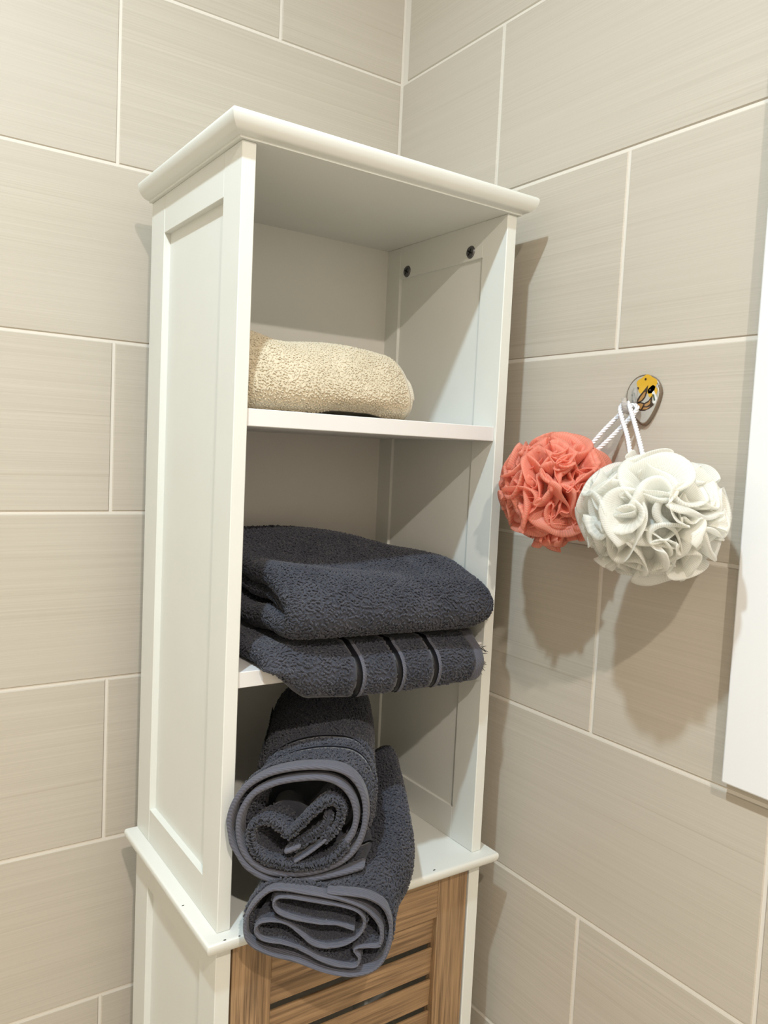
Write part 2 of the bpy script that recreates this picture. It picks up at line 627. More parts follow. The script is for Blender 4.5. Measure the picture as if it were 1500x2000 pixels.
def moulded_board(name, z0, prof, back_y):
    """board over the whole plan whose left, front and right edges follow prof [(overhang, dz)]"""
    v = []
    for (e, dz) in prof:
        v += [(X0 - e, back_y, z0 + dz), (X0 - e, YF - e, z0 + dz), (X1 + e, YF - e, z0 + dz), (X1 + e, back_y, z0 + dz)]
    f = []
    n = len(prof)
    for i in range(n - 1):
        a, b = i * 4, i * 4 + 4
        for k in range(3):
            f.append((a + k, a + k + 1, b + k + 1, b + k))
        f.append((a + 3, a, b, b + 3))
    f.append((3, 2, 1, 0))
    m = (n - 1) * 4
    f.append((m, m + 1, m + 2, m + 3))
    org = Vector(((X0 + X1) / 2, (YF + YB) / 2, z0))
    me = pymesh(name, [Vector(p) - org for p in v], f)
    o = place(name, me, M['white'], org, cab)
    for p in me.polygons:
        p.use_smooth = len(p.vertices) == 4 and abs(p.normal.z) < 0.97
    me.set_sharp_from_angle(angle=math.radians(38))
    return o

moulded_board('top_board', ZT, [(0.000, 0.0), (0.0034, 0.0), (0.0038, 0.0006), (0.0038, 0.0018), (0.0056, 0.0021), (0.0085, 0.0031), (0.0110, 0.0048),
    (0.0132, 0.0072), (0.0148, 0.0100), (0.0158, 0.0128), (0.0163, 0.0152), (0.0162, 0.0172), (0.0154, 0.0187), (0.0140, 0.0195), (0.0120, 0.0198)], YB)
moulded_board('middle_board', ZM - 0.0135, [(0.000, 0.0), (0.0080, 0.0), (0.0110, 0.0012), (0.0132, 0.0036), (0.0146, 0.0066),
    (0.0150, 0.0094), (0.0146, 0.0118), (0.0134, 0.0131), (0.0120, 0.0135)], YB)

def side(xa, xb, z0, z1, oz0, oz1, tp, screws):
    """frame-and-panel side between xa and xb"""
    xm = (xa + xb) / 2
    xp = xa + 0.0084 if xm < -0.2 else xb - 0.0084
    pnl = box('side_panel', (xp - 0.0014, SY0 - 0.006, oz0 - 0.006), (xp + 0.0014, SY1 + 0.006, oz1 + 0.006), M['white'], cab, 0)
    box('stile', (xa, YF, z0), (xb, SY0, z1), M['white'], pnl, 0.0007)
    box('stile', (xa, SY1, z0), (xb, YB, z1), M['white'], pnl, 0.0007)
    box('rail', (xa + 0.0002, SY0, oz1), (xb - 0.0002, SY1, z1), M['white'], pnl, 0.0004)
    box('rail', (xa + 0.0002, SY0, z0), (xb - 0.0002, SY1, oz0), M['white'], pnl, 0.0004)
    if screws:
        for (y, z) in ((-0.1235, 1.5415), (-0.2475, 1.5435)):
            bm = bmesh.new()
            bmesh.ops.create_cone(bm, cap_ends=True, segments=28, radius1=0.0073, radius2=0.0062, depth=0.0014)
            bmesh.ops.rotate(bm, cent=(0, 0, 0), matrix=Matrix.Rotation(-math.pi / 2, 3, 'Y'), verts=bm.verts)
            me = bpy.data.meshes.new('screw'); bm.to_mesh(me); bm.free()
            place('screw', me, M['screw'], (xa - 0.0006, y, z), pnl)
            v = []; f = []
            for k, an in enumerate((0.5, 0.5 + math.pi / 2)):
                c, s = math.cos(an), math.sin(an)
                for (p, q) in ((-0.0040, -0.0009), (0.0040, -0.0009), (0.0040, 0.0009), (-0.0040, 0.0009)):
                    v.append((0, p * c - q * s, p * s + q * c))
                f.append(tuple(range(k * 4, k * 4 + 4)))
            place('screw_slot', pymesh('screw_slot', v, f), M['screw_slot'], (xa - 0.0015, y, z), pnl)
    return pnl

side(X0, X0 + T, ZM, ZT, SZ0, SZ1, T, False)
side(X1 - T, X1, ZM, ZT, SZ0, SZ1, T, True)
ZL1 = ZM - 0.0135
TL = 0.0150
side(X0, X0 + TL, 0.04, ZL1, 0.14, 0.806, TL, False)
side(X1 - TL, X1, 0.04, ZL1, 0.14, 0.806, TL, False)
box('back_panel', (X0 + T, -0.0790, ZM), (X1 - T, -0.0740, ZT), M['white_inner'], cab, 0)
box('lower_back_panel', (X0 + TL, -0.0790, 0.10), (X1 - TL, -0.0740, ZL1), M['white_inner'], cab, 0)
for (zb, zt_) in ((1.3288, 1.3447), (1.0883, 1.1035)):
    box('shelf', (X0 + T, YF + 0.0030, zb), (X1 - T, -0.079, zt_), M['shelf'], cab, 0.0006)
box('base_board', (X0 + TL, YF + 0.02, 0.10), (X1 - TL, -0.079, 0.115), M['white_inner'], cab, 0.0006)
box('plinth', (X0 + TL, YF + 0.006, 0.04), (X1 - TL, YF + 0.02, 0.115), M['white'], cab, 0.0006)
for fx in (X0 + 0.01, X1 - 0.03):
    for fy in (YF + 0.008, YB - 0.030):
        box('foot', (fx, fy, 0.0), (fx + 0.02, fy + 0.02, 0.04), M['white'], cab, 0.001)

for (cx, cy, r_) in ((-0.3700, -0.3195, 0.0012), (-0.3560, -0.3205, 0.0009), (-0.3835, -0.2480, 0.0010), (-0.1250, -0.3165, 0.0014)):
    v = [(r_ * (1.6 * math.cos(t) if k_ % 2 else math.cos(t)), r_ * 0.6 * math.sin(t), 0.0) for k_, t in enumerate([2 * math.pi * i / 9 for i in range(9)])]
    place('paint_chip', pymesh('paint_chip', v, [tuple(range(9))]), M['screw_slot'], (cx, cy, ZM + 0.00015), cab)

# oak louvred door
DX0, DX1 = X0 + TL + 0.0022, X1 - TL - 0.0022
DZ0, DZ1 = 0.120, ZL1 - 0.003
DY0, DY1 = YF + 0.0006, YF + 0.0166
ST = 0.0415
def boxes_mesh(blocks, org, bev=0.0007):
    bm = bmesh.new()
    for lo, hi, mi in blocks:
        b2 = bmesh.new()
        bmesh.ops.create_cube(b2, size=1.0)
        lo, hi = Vector(lo), Vector(hi)
        bmesh.ops.scale(b2, vec=hi - lo, verts=b2.verts)
        bmesh.ops.translate(b2, vec=(lo + hi) / 2 - Vector(org), verts=b2.verts)
        bmesh.ops.bevel(b2, geom=list(b2.edges), offset=bev, segments=1, profile=0.5, affect='EDGES')
        for f in b2.faces:
            f.material_index = mi
        tmp = bpy.data.meshes.new('tmp'); b2.to_mesh(tmp); b2.free()
        bm.from_mesh(tmp); bpy.data.meshes.remove(tmp)
    me = bpy.data.meshes.new('blocks'); bm.to_mesh(me); bm.free()
    return me
RAILB = 0.7945
org = ((DX0 + DX1) / 2, DY0, DZ0)
door = place('door', boxes_mesh([((DX0, DY0, DZ0), (DX0 + ST, DY1, DZ1), 0), ((DX1 - ST, DY0, DZ0), (DX1, DY1, DZ1), 0),
    ((DX0 + ST, DY0 + 0.0004, RAILB), (DX1 - ST, DY1, DZ1), 1), ((DX0 + ST, DY0 + 0.0004, DZ0), (DX1 - ST, DY1, DZ0 + 0.05), 1)], org),
    [M['wood_v'], M['wood_h']], org, cab)
door['label'] = 'oak framed door with horizontal slats'
zt_ = RAILB - 0.0014
pitch = 0.0374
slw = DX1 - DX0 - 2 * ST
k = 0
slat_me = None
while zt_ - 0.033 > DZ0 + 0.05:
    if slat_me is None:
        slat_me = box_mesh(slw, 0.0034, 0.0312, 0.0009, 2)
        slat_me.materials.append(M['wood_h'])
    o = place('slat', slat_me, None, ((DX0 + DX1) / 2, DY0 + 0.0082, zt_ - 0.0156), door)
    o.rotation_euler.x = math.radians(3)
    zt_ -= pitch
    k += 1

# ------------------------------------------------------------------ towels
AX = np.array([0.5, 0.8660254, 0.0])
WX = np.array([0.8660254, -0.5, 0.0])
def smooth(x, a, b):
    t = np.clip((np.asarray(x, float) - a) / (b - a), 0, 1)
    return t * t * (3 - 2 * t)

# --- upper roll
A1 = [(61.3, 929.3), (43.3, 923.4), (14.5, 916.9), (-11.4, 914.3), (-28.8, 919.2), (-45.0, 930.3), (-57.0, 948.1), (-61.1, 965.9), (-58.2, 985.2), (-47.4, 1003.1), (-29.4, 1015.2), (-6.8, 1021.5), (17.4, 1023.4), (37.7, 1020.8), (51.0, 1012.1), (59.7, 997.3), (62.7, 979.4), (60.6, 961.3), (54.0, 946.2), (41.4, 934.0), (21.4, 925.5), (-0.1, 921.9), (-18.9, 923.0), (-34.9, 929.6), (-47.6, 943.7), (-52.5, 963.1), (-50.2, 980.9), (-40.1, 997.3), (-22.0, 1007.2), (-0.7, 1012.0), (22.2, 1013.1), (38.2, 1007.4), (48.9, 995.6), (53.9, 979.3), (51.8, 962.7), (43.6, 949.1)]
A2 = [(46.4, 952.1), (36.8, 938.5), (21.2, 931.6), (2.4, 929.9), (-16.4, 932.8), (-32.4, 939.4), (-40.8, 954.3), (-39.1, 967.7), (-29.3, 973.4), (-17.7, 968.7), (-7.3, 959.8), (2.4, 968.2), (14.8, 981.7), (28.8, 992.4), (39.1, 986.6), (38.3, 971.6), (27.4, 956.5), (13.4, 944.3), (0.1, 935.2)]
A3 = [(29.3, 978.9), (25.5, 966.9), (12.9, 956.3), (1.7, 948.7), (-8.2, 944.4)]
mm = lambda L: np.array(L) / 1000.0
OA = np.array([-0.318, -0.352, 0.0])
def frameA(u, z, d):
    sh = 0.016 * smooth(d, 0.0, 0.05) + 0.004 * smooth(d, 0.08, 0.2)
    sc = 1 - 0.10 * smooth(d, 0.0, 0.05)
    zz = 0.968 + (z - 0.968) * (1 + 0.0 * d) + 0.010 * smooth(d, 0.03, 0.20)
    return OA + WX * (u * sc + sh)[:, None] + AX * d[:, None] + np.array([0, 0, 1.0]) * zz[:, None]
rollA = empty('rolled_towel', (-0.25, -0.23, 0.905), 'charcoal rolled towel with heart shaped spiral end, lying on top of the other roll', 'towel', 'rolled charcoal towels')
pa1, pa2, pa3 = mm(A1), mm(A2), mm(A3)
def under_roll(P):
    dA = (P - OA) @ AX
    sh = 0.016 * smooth(dA, 0.0, 0.05) + 0.004 * smooth(dA, 0.08, 0.2)
    u = ((P - OA) @ WX - sh) / (1 - 0.10 * smooth(dA, 0.0, 0.05))
    z = np.interp(u, [-0.066, -0.060, -0.045, -0.028, -0.011, 0.014, 0.043, 0.061, 0.0712, 0.0722], [0.99, 0.955, 0.930, 0.919, 0.914, 0.917, 0.923, 0.931, 0.946, 1.2])
    return u, dA, z - 0.0050 + 0.010 * smooth(dA, 0.03, 0.20)
def clear_A(P):
    u, dA, z = under_roll(P)
    P[:, 2] = np.where(u < 0.0665, np.maximum(P[:, 2], z + 0.0003), P[:, 2])
    P[:, 2] = np.minimum(P[:, 2], 1.0875)
    return P
CLEAR[rollA.name] = clear_A
S_TURN = 0.36
CT = 0.003
cloth('body', [sheet(pa1, 0.0125, 0.0440, 0.0044, frameA, 0.0006, CT, 1, False, False, smax=S_TURN),
               sheet(pa1, 0.0485, 0.0700, 0.0044, frameA, 0.0006, CT, 1, False, False, smax=S_TURN),
               sheet(pa1, 0.0745, 0.262, 0.0044, frameA, 0.0006, CT, 1, False, True, smax=S_TURN),
               sheet(pa1, 0.0125, 0.060, 0.0036, frameA, 0.0006, 0.002, 2, False, False, smin=S_TURN),
               sheet(pa2, 0.001, 0.060, 0.0042, frameA, 0.0006, 0.0015, 3, True, False),
               sheet(pa3, 0.003, 0.050, 0.0042, frameA, 0.0006, 0.0015, 4, True, False)], M['terry_dark'], rollA)
pile([loops(pa1, 0.0046, frameA, 0.06, S_TURN, a_, b_, side=1, seed=5 + int(a_ * 1000)) for a_, b_ in ((0.0150, 0.0415), (0.0510, 0.0675), (0.0770, 0.255))] +
     [loops(pa1, 0.0046, frameA, 0.005, 0.60, 0.0135, 0.040, side=-1, seed=9),
      loops(pa2, 0.0042, frameA, 0.0, 0.26, -0.0005, 0.030, side=1, seed=10), loops(pa2, 0.0042, frameA, 0.0, 0.26, -0.0005, 0.030, side=-1, seed=11),
      loops(pa3, 0.0042, frameA, 0.0, 0.06, 0.002, 0.02, side=1, seed=12), loops(pa3, 0.0042, frameA, 0.0, 0.06, 0.002, 0.02, side=-1, seed=13),
      loops(pa2, 0.0014, frameA, 0.0, 0.25, -0.0012, 0.001, ss=0.0016, sd=0.002, side=1, seed=14), loops(pa2, 0.0014, frameA, 0.0, 0.25, -0.0012, 0.001, ss=0.0016, sd=0.002, side=-1, seed=15)], M['terry_dark'], rollA)
cloth('hem', [sheet(pa1, 0.0, 0.0132, 0.0056, frameA, 0, 0.0018, 1, True, False),
              sheet(pa2, -0.0015, 0.004, 0.0028, frameA, 0, 0.0014, 1, True, False, smin=catmull(pa2, 0.0014)[1][-1] - 0.035),
              sheet(pa3, -0.0015, 0.006, 0.0046, frameA, 0, 0.0014, 1, True, False, smin=catmull(pa3, 0.0014)[1][-1] - 0.012)], M['twill_dark'], rollA)
for dd in (0.0440, 0.0700):
    cloth('stripe', [sheet(pa1, dd - 0.0003, dd + 0.0048, 0.0046, frameA, 0, 0.0024, 1, False, False, smax=S_TURN)], M['satin_black'], rollA)

# --- lower roll
B1 = [(37.3, 882.7), (22.9, 886.4), (4.4, 888.6), (-15.6, 893.0), (-29.9, 898.8), (-34.3, 906.2), (-28.9, 911.3), (-7.8, 910.7), (17.8, 906.4), (37.9, 900.5), (46.9, 890.2), (44.6, 878.2), (32.2, 869.3), (16.6, 866.3), (2.3, 869.3), (-9.4, 878.2), (-21.0, 886.3), (-35.2, 890.0), (-46.3, 888.5), (-49.6, 881.1), (-43.0, 873.0), (-26.0, 869.3), (-5.9, 861.8), (11.5, 853.6), (28.8, 848.3), (41.7, 848.3), (44.2, 855.8), (39.6, 863.3), (50.9, 865.5), (62.3, 867.8), (63.2, 879.7), (56.9, 891.7), (43.5, 903.5), (20.4, 912.3), (-8.1, 916.9), (-33.4, 918.7), (-45.7, 912.0), (-55.1, 900.2), (-59.1, 887.0), (-54.8, 870.7), (-36.8, 858.9), (-11.2, 851.1), (14.7, 843.0), (40.6, 840.1), (59.7, 846.0), (69.8, 861.8), (71.6, 882.7), (65.0, 901.4), (52.0, 911.5), (36.0, 915.5), (14.0, 916.5)]
OB = np.array([-0.313, -0.378, 0.0])
def frameB(u, z, d):
    bot = 0.838 + 0.10 * np.clip(0.01 - u, 0, 0.1) * 1.9
    lift = np.clip(0.8625 - bot, 0, 1) * smooth(d, 0.0, 0.055)
    topw = smooth(z, 0.855, 0.925)
    right = smooth(u, 0.02, 0.07)
    zz = z + lift * (1 - topw * (1 - right)) + right * topw * 0.028 * smooth(d, 0.03, 0.16)
    sh = 0.014 * smooth(d, 0.0, 0.07)
    sc = 1 - 0.05 * smooth(d, 0, 0.06)
    P = OB + WX * (u * sc + sh + 0.016 * right * smooth(d, 0.02, 0.1))[:, None] + AX * d[:, None] + np.array([0, 0, 1.0]) * zz[:, None]
    P[:, 2] = np.where(P[:, 1] > -0.3270, np.maximum(P[:, 2], 0.8597), P[:, 2])
    return P
rollB = empty('rolled_towel', (-0.25, -0.23, 0.8589), 'charcoal rolled towel with a flattened end hanging over the ledge above the oak door', 'towel', 'rolled charcoal towels')
pb = mm(B1)
def clear_B(P):
    u, dA, z = under_roll(P)
    P[:, 2] = np.where(dA > -0.004, np.minimum(P[:, 2], z - 0.0003), P[:, 2])
    P[:, 2] = np.where(P[:, 1] > -0.3270, np.maximum(P[:, 2], 0.8597), P[:, 2])
    return P
CLEAR[rollB.name] = clear_B
_, sb = catmull(pb, 0.0013)
SB = sb[-1] - 0.42
cloth('body', [sheet(pb, 0.010, 0.268, 0.0034, frameB, 0.0005, CT, 21, False, True, smin=SB),
               sheet(pb, 0.004, 0.060, 0.0026, frameB, 0.0005, 0.0018, 22, False, False, smax=SB)], M['terry_dark'], rollB)
SE = sb[-1]
pile([loops(pb, 0.0036, frameB, SB, SE, 0.0110, 0.260, side=-1, seed=25),
      loops(pb, 0.0036, frameB, SB, SE, 0.0110, 0.030, side=1, seed=26),
      loops(pb, 0.0026, frameB, 0.0, SB, 0.0065, 0.026, side=1, seed=27), loops(pb, 0.0026, frameB, 0.0, SB, 0.0065, 0.026, side=-1, seed=28, H=0.001)], M['terry_dark'], rollB)
cloth('hem', [sheet(pb, 0.0, 0.0105, 0.0036, frameB, 0, 0.0014, 1, True, False, smin=SB,
                    edge=lambda s, d: d + 0.0016 * np.sin(s / 0.017)),
              sheet(pb, 0.0, 0.0060, 0.0030, frameB, 0, 0.0014, 1, True, False, smax=SB,
                    edge=lambda s, d: d + 0.0016 * np.sin(s / 0.013))], M['twill_dark'], rollB)

# --- folded towels on the second shelf: path in (depth from front, z), swept along the front
def frame_fold(xl, yfront, slope, bow, lift=None):
    def fr(u, z, d):
        x = xl + d
        y = yfront + u + bow(d)
        zz = z + slope * d
        if lift is not None:
            zz = zz + lift(u, z, d)
        return np.stack([x, y, zz], 1)
    return fr

UP = [(0.205, 1.1920), (0.150, 1.1900), (0.095, 1.1850), (0.055, 1.1800), (0.025, 1.1720), (0.013, 1.1600), (0.015, 1.1490), (0.030, 1.1430), (0.070, 1.1400), (0.130, 1.1400), (0.180, 1.1420)]
UPI = [(0.190, 1.1680), (0.140, 1.1680), (0.090, 1.1660), (0.055, 1.1620), (0.040, 1.1580)]
f_up = frame_fold(-0.318, -0.336, -0.030,
                  lambda d: -0.002 + 0.010 * smooth(d, 0.20, 0.25) ** 2 + 0.006 * (1 - smooth(d, 0, 0.03)),
                  lambda u, z, d: 0.006 * np.sin(d / 0.045 + u * 30) * smooth(u, 0.02, 0.08) + 0.012 * smooth(u, 0.09, 0.16) * (1 - smooth(d, 0.12, 0.22)) - 0.010 * smooth(d, 0.215, 0.252) * smooth(z, 1.15, 1.185) * 0.3 + 0.003 * smooth(d, 0.215, 0.252) * (1 - smooth(z, 1.13, 1.16)))
upper = empty('folded_towel', (-0.19, -0.24, 1.128), 'plain charcoal folded towel on top of the striped one on the middle shelf', 'towel', 'folded charcoal towels')
def between(P):
    return 1.1262 - 0.030 * (P[:, 0] + 0.338)
def clear_up(P):
    P[:, 2] = np.maximum(P[:, 2], between(P) + 0.0003)
    return P
CLEAR[upper.name] = clear_up
cloth('body', [sheet(UP, 0.0, 0.252, 0.021, f_up, 0.0006, CT, 31, True, True),
               sheet(UPI, 0.006, 0.200, 0.012, f_up, 0.0006, CT, 33, True, True)], M['terry_dark'], upper)
def end_loops(path, th, fr, d, sgn, s1, seed, n=9):
    """loops over the rounded end of a thick sheet"""
    h = th / 2
    out = []
    for i_ in range(n):
        a_ = (i_ + 0.5) / n
        k_ = math.sin(a_ * math.pi / 2)
        dd_ = d + sgn * h * (1 - math.sqrt(max(0, 1 - k_ * k_)))
        for sd_ in (1, -1):
            out.append(loops(path, 2 * h * (1 - (1 - k_)), fr, 0.0, s1, dd_, dd_ + 0.0001, ss=0.0024, sd=0.0001, side=sd_, seed=seed + i_ * 2 + sd_, skew=1.4, H=0.0016))
    return out
pile([loops(UP, 0.021, f_up, 0.0, 0.30, 0.009, 0.243, side=-1, seed=61)] + end_loops(UP, 0.021, f_up, 0.0, 1, 0.36, 200) + end_loops(UP, 0.021, f_up, 0.252, -1, 0.36, 240)
     + end_loops(UPI, 0.012, f_up, 0.006, 1, 0.2, 280, 5) + [loops(UP, 0.021, f_up, 0.0, 0.38, 0.009, 0.05, side=1, seed=62)], M['terry_dark'], upper)

LO = [(0.205, 1.1150), (0.130, 1.1145), (0.070, 1.1140), (0.036, 1.1150), (0.019, 1.1115), (0.0115, 1.1010), (0.014, 1.0900), (0.0175, 1.0860)]
f_lo = frame_fold(-0.338, -0.336, -0.030,
                  lambda d: 0.004 * np.sin(d / 0.03) * 0.4 + 0.007 * (1 - smooth(d, 0.0, 0.05)) + 0.004 * smooth(d, 0.2, 0.26),
                  lambda u, z, d: -0.004 * smooth(d, 0.03, 0.1) * (1 - smooth(u, 0.01, 0.05)) + 0.0078 * smooth(u, 0.018, 0.034) * (d / 0.25) + (1 - smooth(d, 0.0, 0.045)) * np.maximum(0, 1.1075 - z) * 0.95)
lower = empty('folded_towel', (-0.19, -0.24, 1.1035), 'charcoal folded towel with three black satin stripes, lying on the middle shelf', 'towel', 'folded charcoal towels')
LT = 0.0185
def clear_lo(P):
    P[:, 2] = np.minimum(P[:, 2], between(P) - 0.0003)
    low = P[:, 2] < 1.1058
    near = P[:, 1] < -0.297
    P[:, 1] = np.where(low & near, np.minimum(P[:, 1], -0.3085), P[:, 1])
    P[:, 2] = np.where(low & ~near, 1.1058, P[:, 2])
    return P
CLEAR[lower.name] = clear_lo
bands = [0.090, 0.137, 0.184]
BWD = 0.0066
pieces = []
lps = []
a = 0.0
for b_ in bands + [0.246]:
    pieces.append(sheet(LO, a, b_, LT, f_lo, 0.0006, CT, 41, a == 0.0, False))
    lps.append(loops(LO, LT, f_lo, 0.10, 0.27, max(a + 0.0012, 0.008), b_ - 0.0018, side=-1, seed=70 + int(a * 1000)))
    a = b_ + BWD + 0.003
cloth('body', pieces, M['terry_dark'], lower)
pile(lps + end_loops(LO, LT, f_lo, 0.0, 1, 0.27, 320, 7), M['terry_dark'], lower)
for b_ in bands:
    cloth('stripe', [sheet(LO, b_ - 0.001, b_ + BWD, LT + 0.0006, f_lo, 0, 0.0022, 1, False, False)], M['satin_black'], lower)
cloth('hem', [sheet(LO, b_ + BWD, b_ + BWD + 0.0038, LT + 0.0022, f_lo, 0, 0.0022, 1, False, False) for b_ in bands] +
      [sheet(LO, 0.2455, 0.262, LT + 0.001, f_lo, 0, 0.0022, 1, False, True)], M['twill_dark'], lower)
# frayed threads at the hem's end
fray = []
fv, fq = [], []
for i in range(46):
    u_ = 0.014 + random.random() * 0.012
    z_ = random.uniform(1.088, 1.116)
    p = f_lo(np.array([u_ - 0.008]), np.array([z_]), np.array([0.2585]))[0]
    dirv = np.array([random.uniform(0.2, 1), random.uniform(-1, 0.1), random.uniform(-0.7, 0.5)])
    dirv /= np.linalg.norm(dirv)
    Ln = random.uniform(0.003, 0.0065)
    s1 = np.cross(dirv, [0, 0, 1.0]); s1 /= np.linalg.norm(s1)
    s2 = np.cross(dirv, s1)
    b0 = len(fv)
    for kk, rr in ((0, 0.0004), (0.5, 0.0004), (1, 0.00015)):
        c = p + dirv * Ln * kk + np.array([0, 0, -0.0012 * kk * kk])
        for q_ in ((1, 0), (0, 1), (-1, 0), (0, -1)):
            fv.append(c + (s1 * q_[0] + s2 * q_[1]) * rr)
    for r_ in range(2):
        for q_ in range(4):
            fq.append((b0 + r_ * 4 + q_, b0 + r_ * 4 + (q_ + 1) % 4, b0 + r_ * 4 + 4 + (q_ + 1) % 4, b0 + r_ * 4 + 4 + q_))
fr_o = cloth('frayed_threads', [(np.array(fv), np.array(fq))], M['satin_black'], lower)
fr_o['kind'] = 'stuff'

# --- cream towel on the top shelf, a loose roll lying along the shelf
CR = [(0.006, 1.3490), (-0.004, 1.3570), (-0.006, 1.3680), (0.001, 1.3840), (0.014, 1.4000), (0.034, 1.4110), (0.062, 1.4140), (0.092, 1.4080), (0.112, 1.3900),
      (0.113, 1.3680), (0.098, 1.3535), (0.070, 1.3500), (0.044, 1.3515), (0.026, 1.3560), (0.016, 1.3660), (0.018, 1.3800), (0.030, 1.3940), (0.055, 1.4000), (0.082, 1.3960), (0.098, 1.3830), (0.098, 1.3690), (0.080, 1.3620), (0.055, 1.3640)]
def frame_cream(u, z, d):
    x = -0.3560 + d
    k = smooth(d, 0.10, 0.20)
    fl = smooth(d, 0.150, 0.198)
    y = -0.288 + u - 0.006 * np.sin(d / 0.06) * (1 - k) + 0.010 * fl * (1 - smooth(u, 0.0, 0.05))
    zz = 1.3455 + (z - 1.3455) * (1 - 0.10 * smooth(d, 0.175, 0.205)) + 0.002 * np.sin(d / 0.02 + u * 40) * smooth(z, 1.36, 1.40)
    zz = zz + 0.006 * (1 - smooth(d, 0.0, 0.05)) * smooth(z, 1.37, 1.41)
    lipk = smooth(d, 0.07, 0.10) * (1 - smooth(d, 0.135, 0.165)) * (1 - smooth(z, 1.346, 1.366)) * (1 - smooth(u, 0.0, 0.02))
    zz = zz + 0.0055 * lipk
    return np.stack([x, y, np.maximum(zz, 1.3457)], 1)
cream = empty('rolled_towel', (-0.26, -0.235, 1.3447), 'cream terry towel loosely rolled on the top shelf', 'towel')
def clear_cream(P):
    P[:, 2] = np.maximum(P[:, 2], 1.3451)
    return P
CLEAR[cream.name] = clear_cream
SC = 0.31
cloth('body', [sheet(CR, 0.0, 0.189, 0.0066, frame_cream, 0.0006, CT, 51, True, False, smax=SC),
               sheet(CR, 0.12, 0.205, 0.0060, frame_cream, 0.0006, CT, 52, False, False, smin=SC)], M['terry_cream'], cream)
pile([loops(CR, 0.0068, frame_cream, 0.0, 0.19, 0.0, 0.1870, side=1, seed=81, ss=0.0019, sd=0.0026, L=0.0034, H=0.0012, r=0.0008),
      loops(CR, 0.0062, frame_cream, SC, SC + 0.16, 0.180, 0.2030, side=1, seed=82, L=0.0030, H=0.0008, r=0.0007)], M['terry_cream'], cream)
cloth('hem', [sheet(CR, 0.1885, 0.1925, 0.0106, frame_cream, 0, 0.0013, 1, True, True, smax=SC),
              sheet(CR, 0.2045, 0.2100, 0.0080, frame_cream, 0, 0.0013, 1, True, True, smin=SC)], M['hem_cream'], cream)

# ------------------------------------------------------------------ hook, loofahs
HK = Vector((0.0, -0.4535, 1.3790))
hook = empty('adhesive_hook', (0, HK.y, 1.352), 'clear egg shaped stick-on hook with a butterfly and yellow flower print', 'hook')
def egg(n, k, a0=0.0):
    pts = []
    for i in range(n):
        th = 2 * math.pi * i / n
        y = math.cos(th); z = math.sin(th)
        wd = 0.0207 * (1.0 if z > 0 else 1.0 - 0.42 * (-z) ** 1.2)
        hh = 0.0205 if z > 0 else 0.0300
        yy, zz = y * wd * k, z * hh * k
        c, s = math.cos(-0.10), math.sin(-0.10)
        pts.append((yy * c - zz * s, yy * s + zz * c))
    return pts
def loft_plate(layers):
    v = []; f = []
    n = 48
    for (x, k) in layers:
        v += [(x, y, z) for (y, z) in egg(n, k)]
    for i in range(len(layers) - 1):
        for j in range(n):
            f.append((i * n + j, i * n + (j + 1) % n, (i + 1) * n + (j + 1) % n, (i + 1) * n + j))
    f.append(tuple(range(n))[::-1])
    f.append(tuple(range((len(layers) - 1) * n, len(layers) * n)))
    return pymesh('plate', v, f)
m_rim = simple('brown_rim', (0.16, 0.115, 0.075), 0.25, 0.5, 0, 0.6)
m_back = simple('grey_print', (0.48, 0.46, 0.41), 0.3, 0.5, 0, 0.8)
m_yel = simple('yellow_print', (0.72, 0.42, 0.03), 0.3, 0.5, 0, 0.8)
m_or = simple('orange_print', (0.42, 0.22, 0.07), 0.3, 0.5, 0, 0.8)
m_bl = simple('dark_print', (0.03, 0.014, 0.008), 0.3, 0.5, 0, 0.8)
m_wh = simple('white_print', (0.80, 0.80, 0.78), 0.3, 0.5, 0, 0.8)
m_gr = simple('green_print', (0.05, 0.10, 0.08), 0.3, 0.5, 0, 0.8)
m_cl, nt_, b_ = new_mat('clear_plastic')
setin(b_, Base_Color=(0.92, 0.90, 0.88, 1), Roughness=0.08)
b_.inputs['Transmission Weight'].default_value = 0.75
b_.inputs['IOR'].default_value = 1.45
OFF = -0.0008
place('plate', loft_plate([(OFF, 1.0), (-0.0030 + OFF, 1.0), (-0.0038 + OFF, 0.95)]), m_rim, HK, hook, False)
place('print_ground', loft_plate([(-0.0036 + OFF, 0.93), (-0.0042 + OFF, 0.90)]), m_back, HK, hook, False)
def flat(name, pts, mat, lay):
    x = -0.0042 + OFF - 0.00012 * lay
    # y runs towards the camera's right as it gets more negative
    v = [(x, -(py * 1.12 - 1.5) / 1000, (pz * 1.08) / 1000) for (py, pz) in pts]
    return place(name, pymesh(name, v, [tuple(range(len(pts)))]), mat, HK, hook)
def blob(cx, cz, rx, rz, n=22, wob=0.0, ph=0.0):
    return [(cx + rx * math.cos(t) * (1 + wob * math.sin(5 * t + ph)), cz + rz * math.sin(t) * (1 + wob * math.sin(5 * t + ph))) for t in [2 * math.pi * i / n for i in range(n)]]
flat('flower_print', blob(5, 9.5, 10.5, 8.6, 40, 0.08), m_yel, 1)
flat('flower_print', blob(11.5, 3.0, 5.0, 5.5, 30, 0.06), m_yel, 1)
flat('leaf_print', [(11, 2), (13, 4), (17, -3), (15.5, -8), (12.5, -7), (13.6, -3)], m_wh, 2)
flat('leaf_print', [(12.0, 0.5), (13.5, 0.5), (15.2, -5), (13.8, -5.5)], m_gr, 3)
flat('wing_print', [(-6, -7), (-2.5, -1), (2, 4), (6.5, 9), (6.2, 3), (4.5, -2), (2, -5), (-2, -7)], m_bl, 2)
flat('wing_print', [(-3, -5.8), (-0.5, -1.2), (3.0, 2.8), (4.6, 3.0), (3.4, -1.5), (0.5, -4.6)], m_or, 3)
